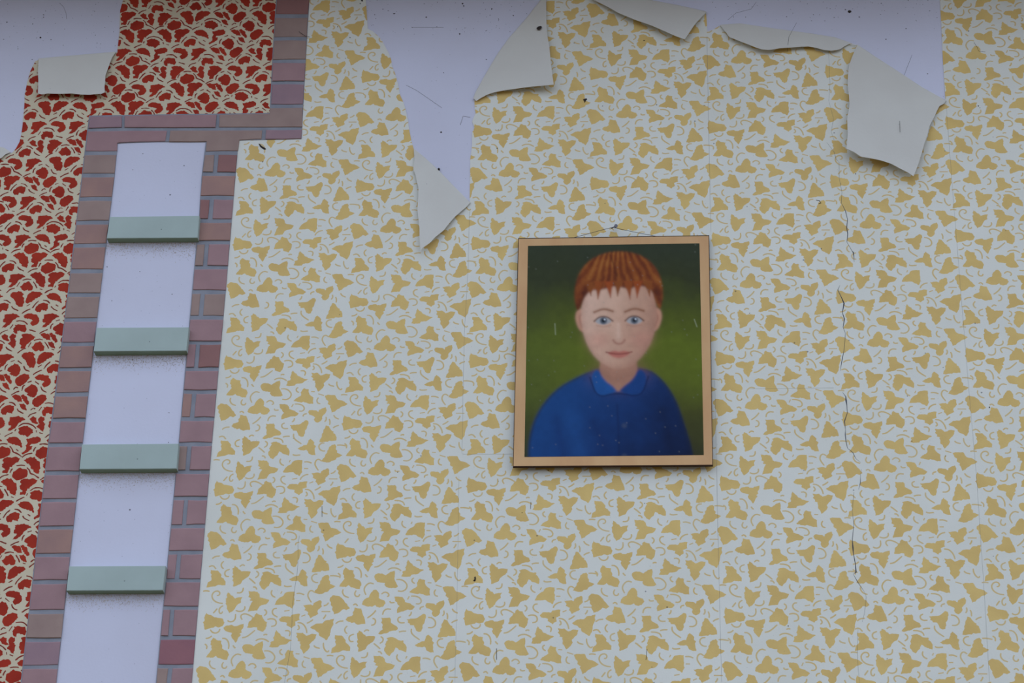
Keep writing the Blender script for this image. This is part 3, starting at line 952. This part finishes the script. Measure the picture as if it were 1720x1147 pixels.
def fb(seed, sc, oct=4):
    r = np.random.RandomState(seed)
    out = np.zeros_like(X)
    for o_ in range(oct):
        gx, gy = int(290 / sc) + 3, int(356 / sc) + 3
        gr = r.rand(gy, gx)
        a, b = X / sc, Y / sc
        ia, ib = a.astype(int), b.astype(int)
        fa, fb_ = a - ia, b - ib
        fa = fa * fa * (3 - 2 * fa)
        fb_ = fb_ * fb_ * (3 - 2 * fb_)
        out += (gr[ib, ia] * (1 - fa) * (1 - fb_) + gr[ib, ia + 1] * fa * (1 - fb_) + gr[ib + 1, ia] * (1 - fa) * fb_ + gr[ib + 1, ia + 1] * fa * fb_) / 2 ** o_
        sc = max(2.0, sc / 2)
    return out / sum(1 / 2 ** k for k in range(oct)) - 0.5


def sd(poly, smooth=True):
    """signed distance to a (smoothed) polygon, negative inside"""
    p = np.array(poly, float)
    if smooth:
        for _ in range(2):
            q = np.roll(p, -1, axis=0)
            p = np.stack([p * .75 + q * .25, p * .25 + q * .75], 1).reshape(-1, 2)
    d = np.full(X.shape, 1e9)
    ins = np.zeros(X.shape, bool)
    for a, b in zip(p, np.roll(p, -1, axis=0)):
        ex, ey = b - a
        wx, wy = X - a[0], Y - a[1]
        t = np.clip((wx * ex + wy * ey) / (ex * ex + ey * ey + 1e-9), 0, 1)
        d = np.minimum(d, np.hypot(wx - ex * t, wy - ey * t))
        if abs(ey) > 1e-9:
            c = ((a[1] > Y) != (b[1] > Y)) & (X < ex * (Y - a[1]) / ey + a[0])
            ins ^= c
    return np.where(ins, -d, d)


def line(pts, wd):
    d = np.full(X.shape, 1e9)
    p = np.array(pts, float)
    for _ in range(2):
        if len(p) > 2:
            q = [p[0]]
            for i in range(len(p) - 1):
                q += [p[i] * .75 + p[i + 1] * .25, p[i] * .25 + p[i + 1] * .75]
            p = np.array(q + [p[-1]])
    for a, b in zip(p[:-1], p[1:]):
        ex, ey = b - a
        wx, wy = X - a[0], Y - a[1]
        t = np.clip((wx * ex + wy * ey) / (ex * ex + ey * ey + 1e-9), 0, 1)
        d = np.minimum(d, np.hypot(wx - ex * t, wy - ey * t))
    return d - wd / 2


IMG = np.zeros((NY, NX, 3))


def put(mask, c, a=1.0):
    global IMG
    m = (mask * a)[..., None]
    IMG = IMG * (1 - m) + (c if isinstance(c, np.ndarray) and c.ndim == 3 else lin(c)) * m


def soft(d, s=0.9):
    return 1 / (1 + np.exp(np.clip(d / s, -40, 40)))


def blend(t, *cs):
    """piecewise gradient through colours, t 0..1"""
    t = np.clip(t, 0, 1) * (len(cs) - 1)
    L_ = np.array([lin(c) for c in cs])
    i = np.minimum(t.astype(int), len(cs) - 2)
    f = (t - i)[..., None]
    return L_[i] * (1 - f) + L_[i + 1] * f


bgn = fb(1, 60)
tb = np.clip(Y / 356 + bgn * 0.18, 0, 1)
put(np.ones_like(X), blend(tb, (56, 62, 46), (58, 62, 38), (84, 92, 34), (98, 110, 34), (94, 104, 34), (74, 76, 34), (58, 58, 36)))
put(soft(X - 40 + bgn * 60, 26), (60, 68, 48), 0.35)
X0, Y0 = X, Y
X, Y = (X0 - 150) / 1.17 + 150, (Y0 - 8) / 1.17 + 8
# coat
coat = [(52, 392), (30, 330), (26, 290), (36, 245), (62, 210), (96, 190), (128, 178), (190, 178), (214, 196), (232, 224), (244, 262), (256, 306), (262, 392)]
dc = sd(coat)
cn = fb(3, 40)
tc_ = np.clip((X - 60) / 190 * 0.75 + (Y - 190) / 420 + cn * 0.35, 0, 1)
put(soft(dc, 1.1), blend(tc_, (30, 72, 128), (28, 66, 120), (26, 56, 106), (22, 42, 82), (22, 32, 60)))
put(soft(line([(66, 250), (74, 300), (90, 356)], 7), 3.5), (24, 48, 98), .6)
put(soft(line([(116, 258), (138, 300), (150, 356)], 8), 4), (24, 42, 86), .6)
put(soft(line([(84, 250), (100, 300), (118, 348)], 14), 6), (40, 92, 156), .35)
put(soft(line([(214, 240), (226, 300), (232, 356)], 9), 5), (18, 28, 56), .6)
put(soft(line([(150, 232), (153, 290), (151, 356)], 2.0), .9), (20, 32, 68), .5)
for yb in (262, 306, 348):
    put(soft(np.hypot(X - 160, Y - yb) - 3.6, .7), (60, 72, 100), .8)
put(soft(np.abs(dc + 1.0) - 1.1, .8), (18, 34, 66), .5)
# neck
neck = [(128, 160), (176, 160), (180, 190), (168, 212), (140, 212), (124, 190)]
put(soft(sd(neck)), (188, 138, 112))
put(soft(line([(126, 186), (150, 198), (180, 184)], 18), 6), (146, 98, 82), .6)
# collar, two symmetric halves
put(soft(sd([(122, 178), (112, 192), (122, 222), (150, 214), (146, 206), (132, 196)])), (36, 84, 146))
put(soft(sd([(182, 178), (194, 192), (184, 222), (152, 214), (158, 206), (172, 196)])), (30, 66, 124))
put(soft(line([(112, 192), (122, 222), (150, 214), (184, 222), (194, 192)], 1.6), .7), (20, 36, 74), .85)
# ears
for ex, s in ((98, 1), (207, -1)):
    put(soft(sd([(ex + 8 * s, 94), (ex - 3 * s, 92), (ex - 8 * s, 104), (ex - 3 * s, 122), (ex + 6 * s, 128), (ex + 12 * s, 118)])), (206, 150, 122))
    put(soft(line([(ex + 3 * s, 99), (ex - 2 * s, 106), (ex + 3 * s, 119)], 2.2), .9), (156, 98, 80), .7)
# face, seen from the front
face = [(104, 60), (152, 46), (202, 60), (208, 100), (203, 134), (186, 164), (164, 180), (142, 180), (118, 164), (103, 134), (98, 100)]
df = sd(face)
fn = fb(5, 34)
tf = np.clip((X - 104) / 104 * .7 + (Y - 60) / 400 + fn * .25, 0, 1)
put(soft(df), blend(tf, (222, 182, 158), (216, 174, 148), (200, 154, 128), (172, 126, 104)))
for ex in (124, 184):
    put(soft(np.hypot(X - ex, (Y - 138) * 1.2) - 12, 5), (212, 142, 122), .45)
put(soft(np.abs(df + 2) - 3, 2.2), (178, 124, 102), .35)
for ex in (131, 175):
    put(soft(sd([(ex - 13, 111), (ex - 6, 105), (ex + 5, 105), (ex + 13, 111), (ex + 5, 116), (ex - 6, 116)]), .6), (172, 168, 166))
    put(soft(np.hypot(X - ex, Y - 110.5) - 5.0, .6), (88, 94, 102))
    put(soft(np.hypot(X - ex, Y - 110.5) - 2.3, .5), (28, 28, 34))
    put(soft(np.hypot(X - ex - 1.6, Y - 108.8) - .9, .4), (235, 235, 240))
    put(soft(line([(ex - 13, 111), (ex - 6, 104.6), (ex + 5, 104.6), (ex + 13, 111)], 1.7), .6), (94, 58, 46), .9)
    put(soft(line([(ex - 10, 117.5), (ex, 119.5), (ex + 10, 117.5)], 1.0), .8), (170, 116, 96), .5)
    put(soft(line([(ex - 13, 98), (ex, 93), (ex + 13, 97)], 2.6), .9), (130, 76, 44), .85)
put(soft(line([(156, 112), (160, 136)], 4), 3), (202, 152, 126), .5)
put(soft(line([(145, 139), (148, 143), (153, 144.5), (158, 143), (161, 139)], 2.0), .8), (166, 106, 88), .85)
put(soft(line([(152, 116), (152, 134)], 3), 2), (242, 208, 184), .5)
put(soft(sd([(136, 157), (146, 153.5), (153, 155.5), (160, 153.5), (170, 157), (162, 163), (153, 165), (144, 163)]), .8), (196, 116, 100))
put(soft(line([(135, 156), (146, 158.8), (160, 158.8), (171, 156)], 1.4), .6), (134, 66, 58), .9)
# short auburn hair with a fringe
hair = [(92, 96), (88, 64), (100, 32), (126, 14), (158, 10), (190, 18), (212, 42), (217, 74), (212, 98), (205, 84), (200, 66), (184, 60), (166, 66), (148, 60), (130, 66), (114, 66), (104, 76), (98, 92)]
dh = sd(hair)
ang = np.arctan2(X - 146, Y + 34)
st = np.sin(ang * 46 + fb(9, 40) * 10) * .4 + fb(11, 14) * 1.4
th = np.clip(.45 + st * .42 + (Y - 40) / 260, 0, 1)
put(soft(dh), blend(th, (170, 106, 54), (152, 86, 40), (130, 66, 34), (104, 50, 30), (82, 40, 30)))
put(soft(line([(140, 16), (146, 30), (150, 46)], 1.8), 1.0), (86, 42, 26), .7)
for k in range(7):
    xx = 110 + k * 14
    put(soft(sd([(xx - 6, 54), (xx + 7, 54), (xx + 3 - (k % 2) * 4, 74 + (k * 5) % 7)], False), .8), (140 + (k % 3) * 10, 76, 36))
# brush relief and wear
X, Y = X0, Y0
IMG *= (1 + fb(21, 9, 3)[..., None] * 0.16)
rr_ = np.random.RandomState(4)
for _ in range(70):
    cx_, cy_ = rr_.rand() * 290, rr_.rand() * 356
    put(soft(np.hypot(X - cx_, Y - cy_) - .5, .4), (150, 150, 140), .5)
put(soft(line([(47, 132), (48, 150)], .9), .4), (170, 176, 140), .8)
put(soft(line([(279, 128), (283, 140)], .9), .4), (170, 176, 140), .8)
IMG = np.clip(IMG, 0, 1)

PV = []
for b in range(NY):
    v = b / (NY - 1)
    for a in range(NX):
        u = a / (NX - 1)
        px = (IC[0][0] * (1 - u) + IC[1][0] * u) * (1 - v) + (IC[3][0] * (1 - u) + IC[2][0] * u) * v
        py = (IC[0][1] * (1 - u) + IC[1][1] * u) * (1 - v) + (IC[3][1] * (1 - u) + IC[2][1] * u) * v
        PV.append(pic(px, py, 0.0005))
PF = [[b * NX + a, (b + 1) * NX + a, (b + 1) * NX + a + 1, b * NX + a + 1] for b in range(NY - 1) for a in range(NX - 1)]
pm = bpy.data.materials.new('oil_paint_colours')
pm.use_nodes = True
nt = pm.node_tree
at_ = nt.nodes.new('ShaderNodeAttribute')
at_.attribute_name = 'paint'
pb = nt.nodes['Principled BSDF']
hs = nt.nodes.new('ShaderNodeTexNoise')
hs.inputs['Scale'].default_value = 500
tcx = nt.nodes.new('ShaderNodeTexCoord')
nt.links.new(tcx.outputs['Object'], hs.inputs['Vector'])
bpn = nt.nodes.new('ShaderNodeBump')
bpn.inputs['Strength'].default_value = 0.2
bpn.inputs['Distance'].default_value = 0.0006
nt.links.new(hs.outputs['Fac'], bpn.inputs['Height'])
nt.links.new(bpn.outputs['Normal'], pb.inputs['Normal'])
nt.links.new(at_.outputs['Color'], pb.inputs['Base Color'])
pb.inputs['Roughness'].default_value = 0.7
pb.inputs['Specular IOR Level'].default_value = 0.1
po = mesh('painting', PV, PF, [pm])
ca = po.data.color_attributes.new('paint', 'FLOAT_COLOR', 'POINT')
ca.data.foreach_set('color', np.c_[IMG.reshape(-1, 3), np.ones(NX * NY)].ravel().astype(np.float32))
adopt(po, proot)
po['label'] = 'painted portrait of an auburn-haired child in a blue coat on green'


def tube(name, pts, r, m, root=None, seg=8):
    bm = bmesh.new()
    rings = []
    pts = [Vector(p) for p in pts]
    for i, p in enumerate(pts):
        d = (pts[min(i + 1, len(pts) - 1)] - pts[max(i - 1, 0)]).normalized()
        a = d.cross(Vector((0, 1, 0.1))).normalized()
        b = d.cross(a).normalized()
        rings.append([bm.verts.new(p + (a * math.cos(t) + b * math.sin(t)) * r) for t in [2 * math.pi * k / seg for k in range(seg)]])
    for r0, r1 in zip(rings[:-1], rings[1:]):
        for k in range(seg):
            bm.faces.new([r0[k], r0[(k + 1) % seg], r1[(k + 1) % seg], r1[k]])
    bm.faces.new(rings[0][::-1])
    bm.faces.new(rings[-1])
    bmesh.ops.recalc_face_normals(bm, faces=bm.faces)
    me_ = bpy.data.meshes.new(name)
    bm.to_mesh(me_)
    o_ = new(name, me_, None, [m])
    if root:
        adopt(o_, root)
    return o_


hang = [P(963, 399.2, 0.0105), P(985, 393.5, 0.011), P(1008, 387, 0.0115), P(1026, 382.6, 0.012), P(1031, 381.4, 0.0122), P(1034, 382.4, 0.0122), P(1042, 384.8, 0.012), P(1072, 391, 0.0115), P(1101, 396.6, 0.0105)]
wv = tube('hanging_wire', hang, 0.00055, M['wire'], proot)
tw = tube('wire_twist', [P(1027, 383.8, 0.0125), P(1029, 382.4, 0.0135), P(1031.5, 381.2, 0.0135), P(1034, 380.2, 0.013)], 0.0012, M['wire'], wv)
tw.matrix_parent_inverse = Matrix.Identity(4)
# nail: shank driven into the wall a little upward, round head
nroot = empty('nail', P(1033, 380.5, 0.0))
tag(nroot, 'grey round-headed nail in the wallpaper above the picture', 'nail')
hx, hz = at(1034.6, 378.8, 0.021)
bx_, bz_ = at(1032.5, 381.5, 0.0)
A_, B_ = Vector((bx_, 0.004, bz_ )), Vector((hx, -0.0200, hz))
tube('shank', [A_, (A_ + B_) / 2, B_], 0.0011, M['steel'], nroot)
dn = (B_ - A_).normalized()
bm = bmesh.new()
bmesh.ops.create_cone(bm, cap_ends=True, segments=20, radius1=0.0040, radius2=0.0036, depth=0.0014)
bmesh.ops.bevel(bm, geom=bm.edges[:], offset=0.0003, segments=1, affect='EDGES')
q = dn.to_track_quat('Z', 'Y')
bm.transform(Matrix.Translation(B_ + dn * 0.0007) @ q.to_matrix().to_4x4())
me = bpy.data.meshes.new('head')
bm.to_mesh(me)
adopt(new('head', me, None, [M['steel']]), nroot)

# ------------------------------------------------------------------ debris and ledge shade flecks
def blob(name, pts, lift, thick, m, label=None, cat=None):
    """small raised fleck with its outline given in photo pixels"""
    pw = [at(*p, lift) for p in pts]
    cx_, cz_ = sum(p[0] for p in pw) / len(pw), sum(p[1] for p in pw) / len(pw)
    n = len(pw)
    V = [(a - cx_, 0.0, b - cz_) for a, b in pw] + [((a - cx_) * .7, -thick, (b - cz_) * .7) for a, b in pw] + [(0, -thick * 1.3, 0)]
    F_ = []
    for i in range(n):
        j = (i + 1) % n
        F_ += [[i, j, j + n, i + n], [i + n, j + n, 2 * n]]
    o_ = mesh(name, V, F_, [m], smooth=True)
    bm_ = bmesh.new()
    bm_.from_mesh(o_.data)
    bmesh.ops.recalc_face_normals(bm_, faces=bm_.faces)
    bm_.to_mesh(o_.data)
    bm_.free()
    o_.location = (cx_, -lift, cz_)
    if label:
        tag(o_, label, cat)
    return o_


blob('dried_grub', [(434.2, 241), (436, 241.5), (438.5, 244.5), (442, 247), (446.5, 249.5), (446.8, 251.3), (444, 251.6), (440, 249.3), (436.5, 246.2)],
     0.0016, 0.002, M['speck'], 'small dark curved grub on the leaf paper just under the brick corner', 'insect')
blob('dead_fly', [(979.5, 166.5), (982, 165.8), (985, 165), (986.5, 167), (984.5, 168.5), (983, 171.5), (981.6, 173), (981.3, 169.8), (979.8, 168.6)],
     0.0016, 0.0015, M['speck'], 'dead fly on an ochre leaf below the large folded flap', 'insect')
blob('dirt_clump', [(901, 47), (904, 44.5), (908, 43.5), (910.5, 45), (909, 48), (906, 50.5), (902.5, 49.5)],
     0.0135, 0.0015, M['speck'], 'dark clump of dirt on the large cream flap beside the left tear', 'dirt')
blob('dirt_clump', [(735, 283), (737, 281.5), (739, 283.2), (739, 286), (737.3, 286.6), (735.6, 285.5)],
     0.004, 0.0015, M['speck'], 'dark clump of dirt on the fold of the triangular flap', 'dirt')
blob('dirt_clump', [(1423.5, 20), (1425, 17.5), (1428, 17.2), (1430.3, 18.8), (1429.3, 21), (1426.5, 22.2), (1425, 21)],
     0.0, 0.0015, M['speck'], 'dark clump of dirt on the bare plaster inside the right tear', 'dirt')
blob('dirt_clump', [(796.5, 969), (799, 968), (799.5, 972), (798.6, 976), (796.3, 976.6), (794.6, 975.5), (797, 973.5)],
     0.0016, 0.0015, M['speck'], 'dark clump of dirt on a leaf below the lower left corner of the picture', 'dirt')
# hairs and threads of cobweb with dirt, plus the ledge shading flecks, kept as one uncountable scatter
SV, SF, SM = [], [], []


def fleck(px, py, r, lift):
    n = random.randint(5, 7)
    b = len(SV)
    a0 = random.random() * 6
    st_ = random.uniform(.5, 1)
    for k in range(n):
        a = a0 + 6.283 * k / n
        rr = r * random.uniform(.6, 1.15)
        SV.append(P(px + math.cos(a) * rr, py + math.sin(a) * rr * st_, lift))
    SV.append(P(px, py, lift + 0.0009))
    for k in range(n):
        SF.append([b + (k + 1) % n, b + k, b + n])


def hairline(pts, wd, lift):
    b = len(SV)
    p = np.array(pts, float)
    d = np.gradient(p, axis=0)
    n = np.c_[-d[:, 1], d[:, 0]] / (np.linalg.norm(d, axis=1)[:, None] + 1e-9)
    for q_, nv in zip(p, n):
        SV.append(P(q_[0] + nv[0] * wd / 2, q_[1] + nv[1] * wd / 2, lift))
        SV.append(P(q_[0] - nv[0] * wd / 2, q_[1] - nv[1] * wd / 2, lift))
    for k in range(len(p) - 1):
        SF.append([b + 2 * k, b + 2 * k + 1, b + 2 * k + 3, b + 2 * k + 2])


for x, y, r in [(662, 23, 2.2), (652, 18, 1.6), (716, 29, 1.6), (772, 57, 1.5), (777, 6, 1.8), (779, 10, 1.4), (741, 222, 1.7), (826, 15, 1.6), (745, 122, 1),
                (817, 100, 1.6), (862, 26, 1.2), (692, 46, 1), (1321, 28, 1.2), (1388, 64, 1.1), (1522, 48, 1.2), (1558, 124, 1.2), (1488, 66, 1),
                (176, 46, 1), (55, 40, 1), (73, 25, 1.4), (73, 29, 1), (30, 82, 1.2), (54, 100, 1.4), (68, 63, 1.6), (6, 66, 1.1), (137, 449, 0.1),
                (180, 448, 1.2), (235, 456, 1.1), (289, 494, 1.0), (223, 285, 1), (240, 235 + 23, 1), (309, 278, 1), (283, 743, 1.2), (284, 693, .9), (188, 505, .9)]:
    fleck(x, y, r, 0.0001)
for x, y, r in [(1082, 68, 1.4), (1183, 177, 1), (1643, 178, 1.4), (1646, 181, 1.1), (1668, 230, .9), (1290, 268, .9), (1376, 337, 1.4), (1437, 292, 1.2), (1324, 1051, 1.2),
                (1584, 617, 1), (1588, 766, .9), (1524, 665, 1.1), (1554, 593, 1.1), (1662, 684, 1.5), (588, 63, 1.3), (580, 98, 1.1), (567, 45, 1), (1012, 178, .9),
                (1350, 790, .8), (1259, 526, 1), (835, 249, 1), (837, 218, .9), (1246, 671, .8), (1312, 720, .9), (608, 1, 2.2), (605, 6, 1.3), (1627, 52, 1.2),
                (921, 790, 1), (837, 808, .9), (877, 861, 1), (1103, 176, 1.1), (440, 247, .1), (668, 793, 1)]:
    fleck(x, y, r, 0.0017)
for k in range(60):
    x, y = random.uniform(620, 900), random.uniform(0, 60)
    if inside((x, y), Y_REGION) is False and x < 1580:
        fleck(x, y, random.uniform(.4, .9), 0.0001)
for k in range(60):
    fleck(random.uniform(1195, 1575), random.uniform(0, 36), random.uniform(.4, .9), 0.0001)
for k in range(40):
    fleck(random.uniform(0, 195), random.uniform(0, 80), random.uniform(.4, .9), 0.0001)
hairline([(1636, 71), (1641, 79), (1644, 86), (1655, 87)], .5, 0.0018)
hairline([(1222, 34), (1236, 22), (1262, 15), (1269, 5)], .4, 0.0002)
hairline([(1322, 88), (1325, 62), (1338, 38)], .4, 0.012)
hairline([(1518, 128), (1525, 110), (1532, 92)], .4, 0.0002)
hairline([(692, 46), (745, 46)], .5, 0.0002)
hairline([(682, 143), (700, 152), (742, 181)], .4, 0.0002)
hairline([(773, 210), (778, 195), (790, 197)], .6, 0.0002)
hairline([(100, 5), (107, 12), (111, 22), (112, 32)], .4, 0.0002)
hairline([(834, 1089), (834, 1108)], 1.0, 0.0018)
hairline([(1087, 1090), (1085, 1108)], .8, 0.0018)
hairline([(541, 850), (541, 868)], .8, 0.0018)
hairline([(892, 843), (891, 855)], .7, 0.0018)
hairline([(1511, 203), (1512, 222)], .7, 0.02)
hairline([(1371, 336), (1376, 337), (1379, 341), (1375, 342)], 1.1, 0.0019)
hairline([(520, 62), (512, 60), (502, 53)], .7, 0.006)
SM.extend([0] * len(SF))
for tl, trr, brr, bl, lab in LEDGE:  # brown flecks imitate the soft shade under each ledge
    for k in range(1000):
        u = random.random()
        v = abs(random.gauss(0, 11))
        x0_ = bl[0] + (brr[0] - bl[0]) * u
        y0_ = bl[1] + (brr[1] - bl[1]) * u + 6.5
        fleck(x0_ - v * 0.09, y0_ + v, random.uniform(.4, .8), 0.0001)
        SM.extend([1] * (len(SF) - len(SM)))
db = mesh('dirt_and_shade_flecks', SV, SF, [M['speck'], M['shade_brown']], None, SM)
tag(db, 'dark dirt flecks and hairs on plaster and paper, brown painted-shade flecks below the ledges', 'dirt', kind='stuff')
